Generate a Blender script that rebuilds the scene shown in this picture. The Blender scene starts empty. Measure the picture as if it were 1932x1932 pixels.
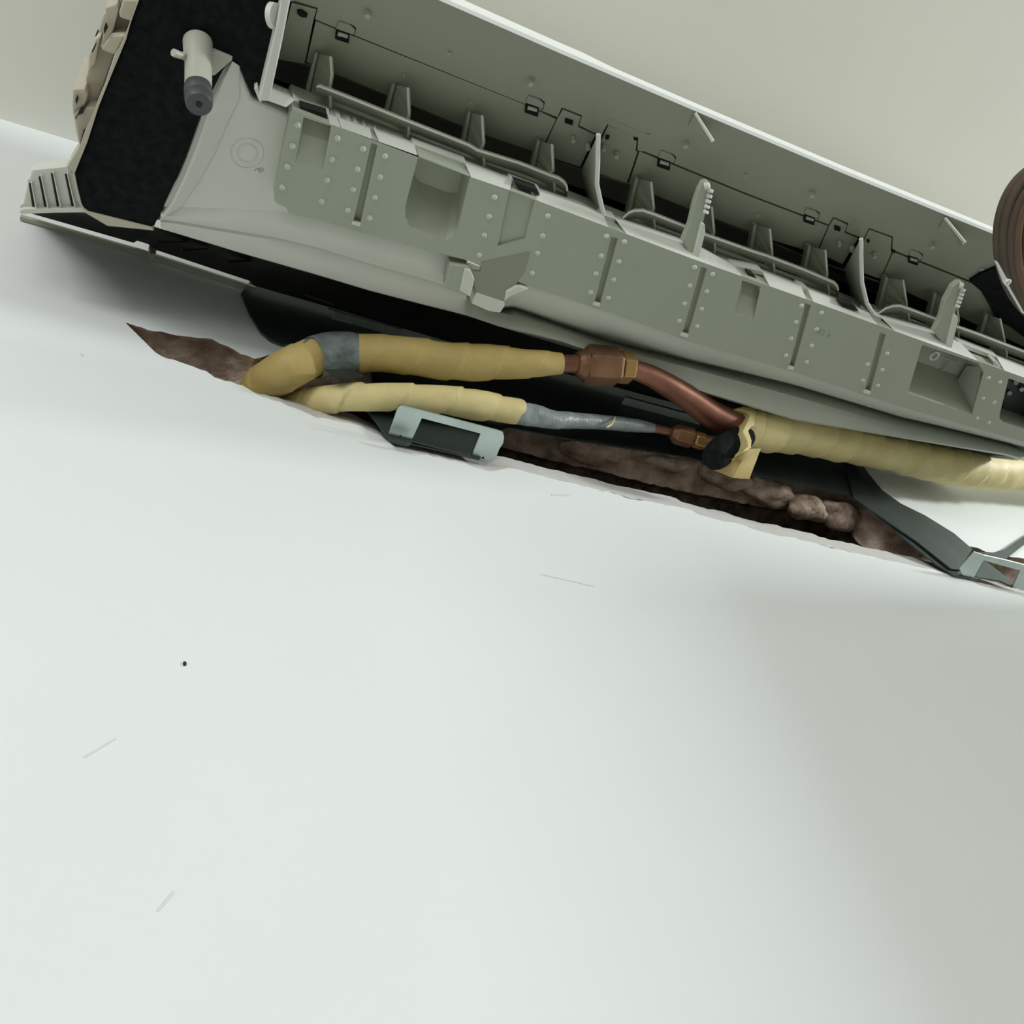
import bpy, bmesh, math, random
from mathutils import Vector, Matrix, noise
from mathutils.geometry import tessellate_polygon
random.seed(7)
S = bpy.context.scene
COL = S.collection
ZC = 1.70                    # camera height above the floor; heights h below are above the camera
# ------------------------------------------------------------------ camera
F = 1750.0
ex = Vector((.897, .167, .409)).normalized()
ez = Vector((-.191, -.688, .7)); ez = (ez - ex * ez.dot(ex)).normalized()
ey = ez.cross(ex)            # rows: world axes expressed in camera (right, down, forward)
CAM = Vector((0, -.42, ZC))
cam = bpy.data.cameras.new('camera'); co = bpy.data.objects.new('camera', cam); COL.objects.link(co)
right = Vector((ex[0], ey[0], ez[0])); down = Vector((ex[1], ey[1], ez[1])); fwd = Vector((ex[2], ey[2], ez[2]))
M = Matrix((right, -down, -fwd)).transposed().to_4x4(); M.translation = CAM
co.matrix_world = M
cam.sensor_width = 36; cam.sensor_fit = 'HORIZONTAL'; cam.lens = 36 * F / 1932
cam.clip_start = .01; cam.clip_end = 100
S.camera = co
S.view_settings.view_transform = 'Standard'; S.view_settings.look = 'None'
S.view_settings.gamma = 1; S.view_settings.use_curve_mapping = False
S.view_settings.exposure = 0.01
# ------------------------------------------------------------------ sky and lamps
wd = bpy.data.worlds.new('world'); S.world = wd; wd.use_nodes = True
bg = wd.node_tree.nodes['Background']; bg.inputs[0].default_value = (.97, 1.0, .95, 1); bg.inputs[1].default_value = .39
def area(name, loc, target, size, sizey, power, color):
    l = bpy.data.lights.new(name, 'AREA'); l.shape = 'RECTANGLE'; l.size = size; l.size_y = sizey
    l.energy = power; l.color = color
    o = bpy.data.objects.new(name, l); COL.objects.link(o); o.location = loc
    o.rotation_euler = (Vector(target) - Vector(loc)).to_track_quat('-Z', 'Y').to_euler(); return o
area('window_light', (-2.0, -2.2, 2.28), (.25, 0, 2.2), 1.2, .6, 27, (1.0, .99, .985))
area('right_window_light', (3.0, -1.5, 2.34), (.8, 0, 2.3), .35, .3, 62, (.96, 1.0, 1.0))
area('front_fill_light', (-.9, -2.7, 1.75), (.1, 0, 1.9), 1.6, 1.3, 15, (.97, 1.0, .99))  # fill lamp added for even frontal light; no such window is known
# ------------------------------------------------------------------ materials
def lin(c):
    return tuple(((v / 255) / 12.92 if v / 255 <= .04045 else ((v / 255 + .055) / 1.055) ** 2.4) for v in c)
def mat(name, col, rough=.55, metal=0, var=0, vscale=30, bump=0, bscale=200, spec=.5, col2=None, detail=4):
    m = bpy.data.materials.new(name); m.use_nodes = True; nt = m.node_tree
    b = nt.nodes['Principled BSDF']; b.inputs['Roughness'].default_value = rough; b.inputs['Metallic'].default_value = metal
    b.inputs['Specular IOR Level'].default_value = spec
    tc = nt.nodes.new('ShaderNodeTexCoord')
    n = nt.nodes.new('ShaderNodeTexNoise'); n.inputs['Scale'].default_value = vscale; n.inputs['Detail'].default_value = detail
    nt.links.new(tc.outputs['Object'], n.inputs['Vector'])
    r = nt.nodes.new('ShaderNodeValToRGB')
    c2 = col2 if col2 else tuple(v * (1 - var) for v in col)
    r.color_ramp.elements[0].position = .35; r.color_ramp.elements[1].position = .65
    r.color_ramp.elements[0].color = (*c2, 1); r.color_ramp.elements[1].color = (*col, 1)
    nt.links.new(n.outputs['Fac'], r.inputs['Fac']); nt.links.new(r.outputs['Color'], b.inputs['Base Color'])
    if bump:
        n2 = nt.nodes.new('ShaderNodeTexNoise'); n2.inputs['Scale'].default_value = bscale; n2.inputs['Detail'].default_value = 6
        nt.links.new(tc.outputs['Object'], n2.inputs['Vector'])
        bp = nt.nodes.new('ShaderNodeBump'); bp.inputs['Strength'].default_value = bump; bp.inputs['Distance'].default_value = .002
        nt.links.new(n2.outputs['Fac'], bp.inputs['Height']); nt.links.new(bp.outputs['Normal'], b.inputs['Normal'])
    return m
M_WALL = mat('wall_paint', (.73, .765, .755), .75, var=.012, vscale=9, bump=.05, bscale=90, spec=.25)
M_EDGE = mat('plaster', (.60, .60, .57), .85, var=.06, vscale=60, bump=.3, bscale=300, spec=.2)
M_CEIL = mat('ceiling_paint', (.90, .89, .81), .8, var=.02, vscale=6, bump=.03, bscale=60, spec=.2)
M_FLOOR = mat('floor_tile', (.22, .21, .18), .5, var=.1, vscale=4)
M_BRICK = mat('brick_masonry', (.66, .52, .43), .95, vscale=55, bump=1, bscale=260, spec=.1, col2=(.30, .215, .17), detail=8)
M_DBRICK = mat('shade_dark_brick', (.20, .16, .13), .95, vscale=60, bump=1, bscale=260, spec=.1, col2=(.06, .045, .035), detail=8)  # brick darkened in its colour for the shade deep in the chase
M_MORTAR = mat('mortar', (.52, .41, .33), .95, vscale=90, bump=1, bscale=240, spec=.1, col2=(.22, .15, .12), detail=8)
M_PAN = mat('shade_toned_plastic', (.26, .28, .215), .5, var=.03, vscale=25, bump=.04, bscale=900)  # the strip's plastic, darkened in colour for shade on panel, vanes and notch
M_PL = mat('grey_plastic', (.36, .395, .315), .5, var=.03, vscale=25, bump=.04, bscale=900)
M_PLW = mat('white_plastic', (.64, .66, .60), .5, var=.05, vscale=18, bump=.03, bscale=500)
M_SPIG = mat('spigot_plastic', (.42, .43, .36), .45, var=.03)
M_WHITE = mat('bright_white_plastic', (.84, .87, .85), .4, var=.01)
M_PLR = mat('tray_plastic', (.50, .53, .46), .5, var=.05, vscale=18, bump=.03, bscale=500)
M_BEIGE = mat('beige_plastic', (.50, .46, .37), .6, var=.04, vscale=40)
M_FOAM = mat('black_foam', (.012, .015, .015), .95, var=.4, vscale=160, bump=.5, bscale=500, spec=.08)
M_DARK = mat('duct_shade_black', (.012, .015, .016), .8, var=.3, spec=.1)  # near-black colour stands in for shade inside the outlet, seams and slots
M_BACK = mat('charcoal_and_shade', (.03, .032, .028), .85, var=.3, vscale=40, spec=.15)  # dark colour carries the shade behind the casing and in grooves
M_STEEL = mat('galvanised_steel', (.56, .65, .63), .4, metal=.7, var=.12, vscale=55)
M_STEELP = mat('shade_dark_galvanised', (.07, .09, .085), .45, metal=.7, var=.2, vscale=30)  # same steel as the tabs, with the gap's shade in its colour
M_YEL = mat('ochre_wrapping_tape', (.47, .355, .125), .6, vscale=28, bump=.15, bscale=350, col2=(.39, .29, .095))
M_YEL2 = mat('pale_wrapping_tape', (.68, .58, .28), .55, vscale=28, bump=.15, bscale=350, col2=(.57, .48, .22))
M_GTAPE = mat('grey_duct_tape', (.15, .175, .17), .38, vscale=90, bump=.6, bscale=200, col2=(.085, .105, .10))
M_GTAPE2 = mat('silver_grey_tape', (.27, .305, .31), .4, vscale=90, bump=.5, bscale=200, col2=(.18, .205, .21))
M_COP = mat('copper', (.30, .135, .09), .5, metal=.7, vscale=30, col2=(.19, .08, .05))
M_BRASS = mat('tarnished_brass', (.24, .125, .065), .5, metal=.6, vscale=45, col2=(.14, .075, .04))
M_BRASS2 = mat('yellow_brass', (.42, .27, .10), .4, metal=.8, vscale=45, col2=(.45, .28, .1))
M_RUBBER = mat('black_rubber', (.05, .058, .062), .45, var=.2)
M_CABLE = mat('brown_cable', (.10, .07, .048), .6, var=.25, vscale=40)
M_CABLE2 = mat('orange_brown_cable', (.17, .085, .045), .55, var=.25, vscale=40)
M_MARK = mat('dark_speck', (.01, .012, .012), .8)
M_SCUFF = mat('scuff', (.66, .69, .67), .8)
# ------------------------------------------------------------------ geometry helpers
def ray(px, py):
    a = (px - 966) / F; b = (py - 966) / F
    return right * a + down * b + fwd
def U(px, py, h):                       # point of a sight line at height h over the camera
    r = ray(px, py); return CAM + r * (h / r.z)
def W(px, py, y=0.0):                   # point of a sight line at depth y (wall face is y = 0)
    r = ray(px, py); return CAM + r * ((y + .42) / r.y)
KP = .42
PN = Vector((0, -KP, 1)).normalized()   # inner normal of the outlet's sloping front panel
def PL(px, py, off=0.0):                # point on that panel, off metres towards the room side
    r = ray(px, py); c = .64 + .288 * KP
    p0 = CAM - Vector((0, 0, ZC)); d = (c - (p0.z - KP * p0.y)) / (r.z - KP * r.y)
    return CAM + r * d - PN * off
def cvt(s, ox, oy, pts): return [(ox + x / s, oy + y / s) for x, y in pts]
C1 = lambda *p: cvt(3.45, 0, 0, p)
C2 = lambda *p: cvt(3.715, 480, 0, p)
C3 = lambda *p: cvt(3.715, 900, 100, p)
C4 = lambda *p: cvt(3.715, 1412, 300, p)
C6 = lambda *p: cvt(3.45, 680, 520, p)
C7 = lambda *p: cvt(3.864, 1100, 600, p)
C8 = lambda *p: cvt(3.864, 1432, 700, p)
C9 = lambda *p: cvt(3.864, 250, 380, p)
CF = lambda *p: cvt(6.44, 20, 180, p)
CZ = lambda *p: cvt(8.782, 100, 0, p)
CR = lambda *p: cvt(8.782, 1712, 540, p)

def org(p):
    return p['origin'] if p is not None and 'origin' in p else (0, 0, 0)
CLIP = {'air_conditioner', 'riveted_plate', 'rear_casing', 'drain_tray'}
def obj(name, bm, m, parent=None, smooth=False, bevel=0.0, label=None, kind=None):
    o3 = Vector(org(parent))
    bmesh.ops.remove_doubles(bm, verts=bm.verts, dist=1e-6)
    if parent is not None and parent.name in CLIP:       # the unit ends at its right-hand side
        bmesh.ops.bisect_plane(bm, geom=bm.verts[:] + bm.edges[:] + bm.faces[:], plane_co=(.905, 0, 0), plane_no=(1, 0, 0), clear_outer=True)
    bmesh.ops.recalc_face_normals(bm, faces=bm.faces)
    bmesh.ops.translate(bm, verts=bm.verts, vec=-o3)
    me = bpy.data.meshes.new(name); bm.to_mesh(me); bm.free()
    me.materials.append(m)
    if smooth:
        for p in me.polygons: p.use_smooth = True
        me.set_sharp_from_angle(angle=math.radians(50))
    o = bpy.data.objects.new(name, me); COL.objects.link(o)
    if parent is not None:
        o.parent = parent; o['origin'] = org(parent)
    if bevel:
        b = o.modifiers.new('bevel', 'BEVEL'); b.width = bevel; b.segments = 2; b.limit_method = 'ANGLE'; b.angle_limit = math.radians(40)
    if label: o['label'] = label
    if kind: o['kind'] = kind
    return o
def thing(name, loc, label, cat, group=None):
    o = bpy.data.objects.new(name, None); COL.objects.link(o); o.location = loc; o.empty_display_size = .05
    o['origin'] = tuple(loc); o['label'] = label; o['category'] = cat
    if group: o['group'] = group
    return o
def prism(pts, vec, bm=None):
    bm = bm or bmesh.new(); vec = Vector(vec)
    a = [bm.verts.new(p) for p in pts]; b = [bm.verts.new(Vector(p) + vec) for p in pts]; n = len(pts)
    for i in range(n): bm.faces.new((a[i], b[i], b[(i + 1) % n], a[(i + 1) % n]))
    for t in tessellate_polygon([[Vector(p) for p in pts]]):
        for ring in (a, b):
            try: bm.faces.new([ring[k] for k in t])
            except ValueError: pass
    return bm
def prismU(px, h, dz, bm=None): return prism([U(x, y, h) for x, y in px], (0, 0, dz), bm)
def loft(rows, bm=None, closed=False):
    bm = bm or bmesh.new(); V = [[bm.verts.new(p) for p in r] for r in rows]
    for i in range(len(V) - 1):
        n = len(V[i])
        for j in range(n if closed else n - 1):
            k = (j + 1) % n
            bm.faces.new((V[i][j], V[i][k], V[i + 1][k], V[i + 1][j]))
    return bm
def spline(pts, n):
    """Catmull-Rom through tuples, n samples per span."""
    out = []; P = [pts[0]] + list(pts) + [pts[-1]]
    for i in range(1, len(P) - 2):
        for k in range(n):
            t = k / n; r = []
            for a, b, c, d in zip(P[i - 1], P[i], P[i + 1], P[i + 2]):
                r.append(.5 * (2 * b + (c - a) * t + (2 * a - 5 * b + 4 * c - d) * t * t + (3 * b - a - 3 * c + d) * t ** 3))
            out.append(tuple(r))
    out.append(tuple(pts[-1])); return out
def tube(pts, seg=24, per=12, wrap=0, wamp=.05, lump=0.0, caps=True, bm=None, hexa=False):
    """pts: (x, y, z, r). wrap = pitch of a tape spiral in metres."""
    bm = bm or bmesh.new(); Q = spline(pts, per) if per > 1 else pts
    P = [Vector(q[:3]) for q in Q]; rings = []; up = None; s = 0
    for i, p in enumerate(P):
        t = (P[min(i + 1, len(P) - 1)] - P[max(i - 1, 0)]).normalized()
        if up is None:
            up = Vector((0, 0, 1)) if abs(t.z) < .9 else Vector((0, 1, 0))
        up = (up - t * up.dot(t)).normalized(); sd = t.cross(up)
        if i: s += (P[i] - P[i - 1]).length
        ring = []
        for k in range(seg):
            a = 2 * math.pi * (k + (.5 if hexa else 0)) / seg; r = Q[i][3]
            if wrap:
                ph = (s / wrap + k / seg) % 1.0
                r *= 1 + wamp * (ph - .5)
            d = up * math.cos(a) + sd * math.sin(a)
            if lump: r *= 1 + lump * noise.noise((p + d * .02) * 55)
            ring.append(bm.verts.new(p + d * r))
        rings.append(ring)
    for i in range(len(rings) - 1):
        for k in range(seg):
            bm.faces.new((rings[i][k], rings[i][(k + 1) % seg], rings[i + 1][(k + 1) % seg], rings[i + 1][k]))
    if caps:
        bm.faces.new(rings[0][::-1]); bm.faces.new(rings[-1])
    return bm
def T(px, py, y, hw):                   # tube station: centre seen at (px, py), at depth y, hw pixels half wide
    r = ray(px, py); t = (y + .42) / r.y; p = CAM + r * t
    return (p.x, p.y, p.z, hw / F * t)
def TU(px, py, h, hw):
    r = ray(px, py); t = h / r.z; p = CAM + r * t
    return (p.x, p.y, p.z, hw / F * t)
def plate_holes(outer, holes, vec, depth_vec):
    """flat plate (outer polygon, extruded by vec) with pockets sunk by depth_vec (list of (points, vec))."""
    bm = bmesh.new()
    def ring(pts):
        v = [bm.verts.new(p) for p in pts]
        return v, [bm.edges.new((v[i], v[(i + 1) % len(v)])) for i in range(len(v))]
    ov, oe = ring(outer); edges = list(oe); H = []
    for pts, dv in holes:
        v, e = ring(pts); edges += e; H.append((v, dv))
    bmesh.ops.triangle_fill(bm, use_beauty=True, use_dissolve=False, edges=edges)
    for v, dv in H:
        dv = dv if isinstance(dv, list) else [dv] * len(v)
        w = [bm.verts.new(a.co + Vector(d)) for a, d in zip(v, dv)]; n = len(v)
        for i in range(n): bm.faces.new((v[i], v[(i + 1) % n], w[(i + 1) % n], w[i]))
        f = bm.faces.new(w); bmesh.ops.triangulate(bm, faces=[f])
    w = [bm.verts.new(a.co + Vector(vec)) for a in ov]; n = len(ov)
    for i in range(n): bm.faces.new((ov[i], ov[(i + 1) % n], w[(i + 1) % n], w[i]))
    f = bm.faces.new(w); bmesh.ops.triangulate(bm, faces=[f])
    return bm
def place(name, me, loc, parent, m=None):
    o = bpy.data.objects.new(name, me); COL.objects.link(o); o.parent = parent
    o.location = Vector(loc) - Vector(org(parent)); return o
def lerp2(a, b, t): return (a[0] + (b[0] - a[0]) * t, a[1] + (b[1] - a[1]) * t)
def interp(tr, x):
    for (x0, y0), (x1, y1) in zip(tr, tr[1:]):
        if x <= x1 or (x1, y1) == tr[-1]: return y0 + (y1 - y0) * (x - x0) / (x1 - x0)

# ================================================================== THE ROOM
CEIL = ZC + .911
# chase cut in the wall: lower and upper edge
low = C9((150, 1180), (200, 1210), (330, 1235), (420, 1262), (520, 1290), (580, 1325), (650, 1338), (700, 1335), (780, 1350), (850, 1375), (920, 1400), (1000, 1410), (1100, 1435), (1200, 1462), (1310, 1495), (1380, 1500), (1450, 1520), (1540, 1540), (1620, 1560), (1700, 1600), (1770, 1630)) \
    + [(735, 826), (790, 836), (850, 850), (905, 866)] + C6((890, 1172), (980, 1188), (1110, 1228), (1250, 1260), (1400, 1300), (1560, 1335), (1640, 1372), (1760, 1385)) \
    + C7((0, 1160), (120, 1192), (250, 1225), (420, 1255), (640, 1300), (720, 1338), (800, 1358), (910, 1395), (1000, 1405), (1100, 1445), (1300, 1500), (1380, 1505), (1560, 1550), (1700, 1580)) \
    + C8((250, 1160), (430, 1210), (560, 1235), (720, 1270), (940, 1320), (1130, 1360), (1330, 1410), (1440, 1465), (1560, 1505), (1700, 1530), (1800, 1565), (1900, 1590)) + [(2000, 1135), (2100, 1165), (2160, 1180)]
upp = [(236, 609), (256, 616), (290, 624), (320, 629), (360, 636), (400, 641), (430, 653), (455, 667), (480, 676), (520, 668), (600, 672), (700, 690), (900, 745), (1100, 800), (1300, 852), (1480, 893), (1560, 903), (1610, 918), (1630, 932), (1645, 950), (1668, 972), (1700, 995), (1740, 1015), (1790, 1028), (1830, 1030), (1860, 1040), (1932, 1055), (2040, 1085), (2160, 1110)]
def dense(tr, step):
    out = []
    for a, b in zip(tr, tr[1:]):
        n = max(1, int(math.hypot(b[0] - a[0], b[1] - a[1]) / step))
        out += [lerp2(a, b, i / n) for i in range(n)]
    out.append(tr[-1]); return out
LOWP = [W(x, y + random.uniform(-1.2, 1.2), .011) for x, y in dense(low, 9)]
UPPP = [W(x, y + random.uniform(-1.5, 1.5), 0) for x, y in dense(upp, 11)]
bm = bmesh.new()
rect = [bm.verts.new(p) for p in ((-2.4, 0, 0), (3.2, 0, 0), (3.2, 0, CEIL), (-2.4, 0, CEIL))]
lw0 = []
nL = len(LOWP)
for i, p in enumerate(LOWP):
    k = min(1, i / 26.) * min(1, (nL - 1 - i) / 10.)
    wob = .0011 * noise.noise(Vector((p.x * 22, 3, 0)))
    lw0.append(Vector((p.x, 0, p.z - .0145 * max(k, .3) - (.0165 + wob) * max(k, .03) + .003)))
loop = lw0 + UPPP[::-1]
lv = [bm.verts.new(p) for p in loop]
E = [bm.edges.new((rect[i], rect[(i + 1) % 4])) for i in range(4)] + [bm.edges.new((lv[i], lv[(i + 1) % len(lv)])) for i in range(len(lv))]
bmesh.ops.triangle_fill(bm, use_beauty=True, edges=E)
wall = obj('wall_back', bm, M_WALL, kind='structure'); wall['origin'] = (0, 0, 0)
# broken plaster lip along the lower edge of the chase
rows = [[], [], [], []]
for a, b in zip(lw0, LOWP):
    rows[0].append(a); rows[1].append(a.lerp(b, .5) + Vector((0, -.0004, 0))); rows[2].append(b); rows[3].append(b + Vector((0, .014, -.006)))
obj('plaster_lip', loft(rows), M_EDGE, wall, smooth=True)
# hollow of the chase with broken brickwork
ins = [Vector((p.x, .018, p.z - .006)) for p in LOWP] + UPPP[::-1]
cen = sum(ins, Vector()) / len(ins)
rows = [ins]
nl = len(LOWP)
for j, (d, rise) in enumerate(((.006, .004), (.013, .006), (.021, .004), (.031, -.002), (.041, -.010))):
    r = []
    for i, p in enumerate(ins):
        up = i >= nl
        nv = noise.noise(Vector((p.x * 45, j * .6, p.z * 30))) * .006 + noise.noise(Vector((p.x * 130, j * 1.3, 9))) * .003
        r.append(Vector((p.x, (p.y if not up else 0) + d + nv * .6, p.z + (nv + rise if up else -.002))))
    rows.append(r)
bm = loft(rows, closed=True)
obj('brick_hollow', bm, M_BRICK, wall, smooth=True)
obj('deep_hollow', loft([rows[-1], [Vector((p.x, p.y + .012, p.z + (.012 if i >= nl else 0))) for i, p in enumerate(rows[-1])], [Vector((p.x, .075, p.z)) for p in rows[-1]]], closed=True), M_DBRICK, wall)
bm = bmesh.new()
x0, x1 = .0, 1.06
nx, nz = 140, 20
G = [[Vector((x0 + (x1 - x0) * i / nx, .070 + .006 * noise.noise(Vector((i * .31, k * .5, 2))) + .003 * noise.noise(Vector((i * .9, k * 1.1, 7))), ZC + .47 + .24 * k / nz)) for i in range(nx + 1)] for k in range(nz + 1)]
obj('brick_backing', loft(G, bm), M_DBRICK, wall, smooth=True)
# rough stones standing proud under the upper edge
def lump(px, py, y, rx, rz, seed):
    c = W(px, py, y); bm = bmesh.new(); bmesh.ops.create_icosphere(bm, subdivisions=3, radius=1)
    for v in bm.verts:
        k = 1 + .55 * noise.noise(v.co * 1.1 + Vector((seed, 0, 0))) + .16 * noise.noise(v.co * 2.6 + Vector((0, seed, 0)))
        v.co = c + Vector((v.co.x * rx * k, v.co.y * .014 * k, v.co.z * rz * k))
    return bm
for i, (px, py, y, rx, rz) in enumerate(((1452, 927, .020, .028, .013), (1520, 960, .022, .026, .015), (1585, 968, .022, .026, .017), (1370, 900, .02, .03, .011), (1250, 868, .02, .04, .011), (1130, 850, .022, .045, .011))):
    obj('mortar_lump', lump(px, py, y, rx, rz, i * 5.3), M_MORTAR if i in (1, 2) else M_BRICK, wall, smooth=True)
# small marks on the paint
bm = bmesh.new(); c = W(348.5, 1252, -.0004)
bmesh.ops.create_icosphere(bm, subdivisions=2, radius=.00125)
for v in bm.verts: v.co = c + Vector((v.co.x * .8, v.co.y * .5, v.co.z * 1.3))
obj('nail_hole', bm, M_MARK, wall)
for a, b, w in (((298, 1718), (328, 1682), 2.2), ((160, 1428), (218, 1392), 1.6), ((1040, 933), (1075, 934), 1.6), ((1020, 1083), (1120, 1106), .8), ((152, 668), (158, 671), 2.5)):
    obj('scuff_mark', prism([W(a[0], a[1] - w, -.0003), W(b[0], b[1] - w, -.0003), W(b[0] + 1, b[1] + w, -.0003), W(a[0] + 1, a[1] + w, -.0003)], (0, .0002, 0)), M_SCUFF, wall)
def box(a, b, bm=None):
    bm = bm or bmesh.new()
    v = [(a[0], a[1], a[2]), (b[0], a[1], a[2]), (b[0], b[1], a[2]), (a[0], b[1], a[2])]
    return prism([Vector(p) for p in v], (0, 0, b[2] - a[2]), bm)
obj('ceiling', box((-2.4, -4.0, CEIL), (3.2, .1, CEIL + .1)), M_CEIL, kind='structure')
obj('added_shade_partition', box((1.16, -.45, 0), (1.32, .0, 2.235)), M_WALL, kind='structure')   # partition added out of view to shade the lower right wall
obj('floor', box((-2.4, -4.0, -.1), (3.2, .1, 0)), M_FLOOR, kind='structure')

# ================================================================== AIR CONDITIONER
AC = thing('air_conditioner', (.45, -.12, ZC + .62), 'opened grey wall air conditioner seen from below, swung out from white wall', 'air conditioner')
H = .62
def Z(p, dz): return Vector((p.x, p.y, p.z + dz))
# ---- riveted bottom strip
front = [(552, 207), (620, 233), (717, 269), (888, 334), (1010, 377), (1306, 488), (1534, 569), (1845, 681), (2140, 787)]
rear = [(545, 402), (600, 415), (700, 443), (880, 491), (1000, 541), (1150, 590), (1300, 644), (1500, 703), (1700, 768), (1900, 824), (2140, 892)]
outer = [(548, 212), (517, 368), (518, 377), (524, 385), (540, 391)] + [(x, y) for x, y in rear] + [(x, y) for x, y in front[::-1]]
up = lambda d: (0, 0, d)
grooves = [C2((820, 1000), (862, 1018), (742, 1572), (692, 1556)), C3((942, 1288), (987, 1302), (862, 1764), (822, 1750)),
           [(1323, 503), (1334, 507), (1298, 633), (1287, 629.5)], C4((398, 1012), (440, 1026), (318, 1466), (286, 1456)), C4((923, 1217), (965, 1232), (854, 1636), (816, 1624))]
pockets = []
for g in grooves: pockets.append(([U(x, y, H) for x, y in g], up(.0045)))
pA = C2((1150, 1092), (1512, 1236), (1437, 1560), (1422, 1615), (1392, 1660), (1340, 1683), (1290, 1675), (1110, 1611), (1075, 1580), (1056, 1535), (1058, 1440))
pockets.append(([U(x, y, H) for x, y in pA], [up(.024)] * 3 + [(0, -.026, .024)] * 7 + [up(.024)]))
pB = C2((345, 822), (538, 884), (480, 1190), (284, 1138))
pockets.append(([U(x, y, H) for x, y in pB], [up(.013), up(.013), (0, -.018, .005), (0, -.018, .005)]))
pC = [(961, 359), (1009, 378), (990, 452), (939, 464)]
pockets.append(([U(x, y, H) for x, y in pC], up(.0025)))
pC2 = [(912, 500), (978, 486), (998, 468), (986, 533), (972, 531), (905, 508)]
pD = [(1400, 528.5), (1435.5, 541), (1421, 603), (1384, 592)]
pockets.append(([U(x, y, H) for x, y in pD], [up(.013), up(.013), (0, -.016, .005), (0, -.016, .005)]))
pE = C4((1217, 1302), (1612, 1432), (1650, 1494), (1566, 1792), (1118, 1640))
pockets.append(([U(x, y, H) for x, y in pE], [up(.032)] * 3 + [(0, -.020, .032)] * 2))
pF = [(1903, 714), (1985, 742), (1968, 822), (1940, 812), (1895, 798), (1886, 790), (1886, 782)]
pockets.append(([U(x, y, H) for x, y in pF], up(.04)))
outw = [U(x, y, H) for x, y in outer]
strip = obj('riveted_plate', plate_holes(outw, pockets, up(.045), None), M_PL, AC, label='long riveted grey plate with pockets and grooves')
# pale lips that end the grooves
for g in grooves:
    a, b = g[3], g[2]
    obj('groove_end', prismU([(a[0] - 1, a[1] - 1), (b[0] + 1, b[1] - 1), (b[0] - 1, b[1] + 4), (a[0] - 3, a[1] + 4)], H - .0015, .003), M_PLW, strip)
# rivets
riv = C2((303, 875), (267, 1022), (232, 1168), (196, 1312), (581, 968), (545, 1117), (510, 1262), (471, 1411), (762, 1042), (722, 1185), (691, 1328), (655, 1472), (914, 1093), (880, 1240), (844, 1383), (808, 1527), (1682, 1382), (1645, 1516), (1611, 1648), (1577, 1787)) \
    + C3((495, 1142), (459, 1280), (424, 1402), (386, 1541), (905, 1283), (869, 1421), (833, 1546), (796, 1677), (1031, 1322), (993, 1461), (958, 1588), (920, 1716), (1523, 1502), (1490, 1630), (1453, 1756), (1416, 1876), (1649, 1550), (1609, 1670), (1573, 1792), (1541, 1914)) \
    + C4((370, 1027), (332, 1142), (297, 1257), (262, 1376), (510, 1077), (476, 1192), (440, 1307), (406, 1422), (833, 1437), (800, 1552), (970, 1362), (936, 1476), (905, 1587), (1680, 1533), (1760, 1563), (1640, 1677), (1720, 1703), (1601, 1816), (1681, 1847))
bm = bmesh.new()
pr = [(.0, -.0019), (.0012, -.0018), (.0019, -.0009), (.0022, .0004)]
rings = [[Vector((r * math.cos(2 * math.pi * k / 12), r * math.sin(2 * math.pi * k / 12), z)) for k in range(12)] for r, z in pr[1:]]
loft(rings, bm, closed=True)
bm.verts.ensure_lookup_table(); bm.faces.new([bm.verts[k] for k in range(12)])
bmesh.ops.recalc_face_normals(bm, faces=bm.faces)
rme = bpy.data.meshes.new('rivet'); bm.to_mesh(rme); bm.free(); rme.materials.append(M_PLR)
for p in rme.polygons: p.use_smooth = True
for x, y in riv: place('rivet', rme, U(x, y, H), strip)
# ---- pale ledge along the strip's front edge, in segments with slots between them
HL = .634
fr = front
lt = [(505, 165), (549, 183), (565, 197), (780, 272), (876, 307), (970, 342), (1018, 360), (1107, 391), (1139, 406), (1158, 412), (1288, 455), (1325, 469), (1384, 501), (1435, 511), (1635, 588), (1656, 597), (1762, 626), (1805, 644), (1932, 693), (2140, 772)]
def seg(a, b, c, d, name='ledge', m=M_PLW):     # lower x from a to b, upper x from c to d
    lo = [(a, interp(fr, a))] + [p for p in fr if a < p[0] < b] + [(b, interp(fr, b))]
    hi = [(c, interp(lt, c))] + [p for p in lt if c < p[0] < d] + [(d, interp(lt, d))]
    n = 14
    L = [U(*lerp2(lo[0], lo[-1], i / n), H) for i in range(n + 1)]; L = [U(a + (b - a) * i / n, interp(fr, a + (b - a) * i / n), H) for i in range(n + 1)]
    K = [U(c + (d - c) * i / n, interp(lt, c + (d - c) * i / n), HL) for i in range(n + 1)]
    bm = bmesh.new()
    L2 = [Z(p, .03) for p in L]; K2 = [p + Vector((0, .006, .03)) for p in K]
    loft([L2, L, K, K2, L2], bm)
    for r in ((0,), (n,)):
        i = r[0]; bm.faces.new([bm.verts.new(v) for v in (L2[i], L[i], K[i], K2[i])])
    return obj(name, bm, m, AC)
fr.insert(0, (500, 188))
for a, b, c, d in ((507, 540, 507, 556), (622, 642, 618, 633), (645, 702, 637, 698), (716, 788, 706, 782), (889, 962, 877, 966), (1013, 1148, 1019, 1138), (1182, 1400, 1160, 1385), (1452, 1521, 1438, 1512), (1535, 1656, 1524, 1638), (1688, 1740, 1662, 1752), (1740, 1846, 1752, 1812), (1895, 2140, 1880, 2140)):
    seg(a, b, c, d)
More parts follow.
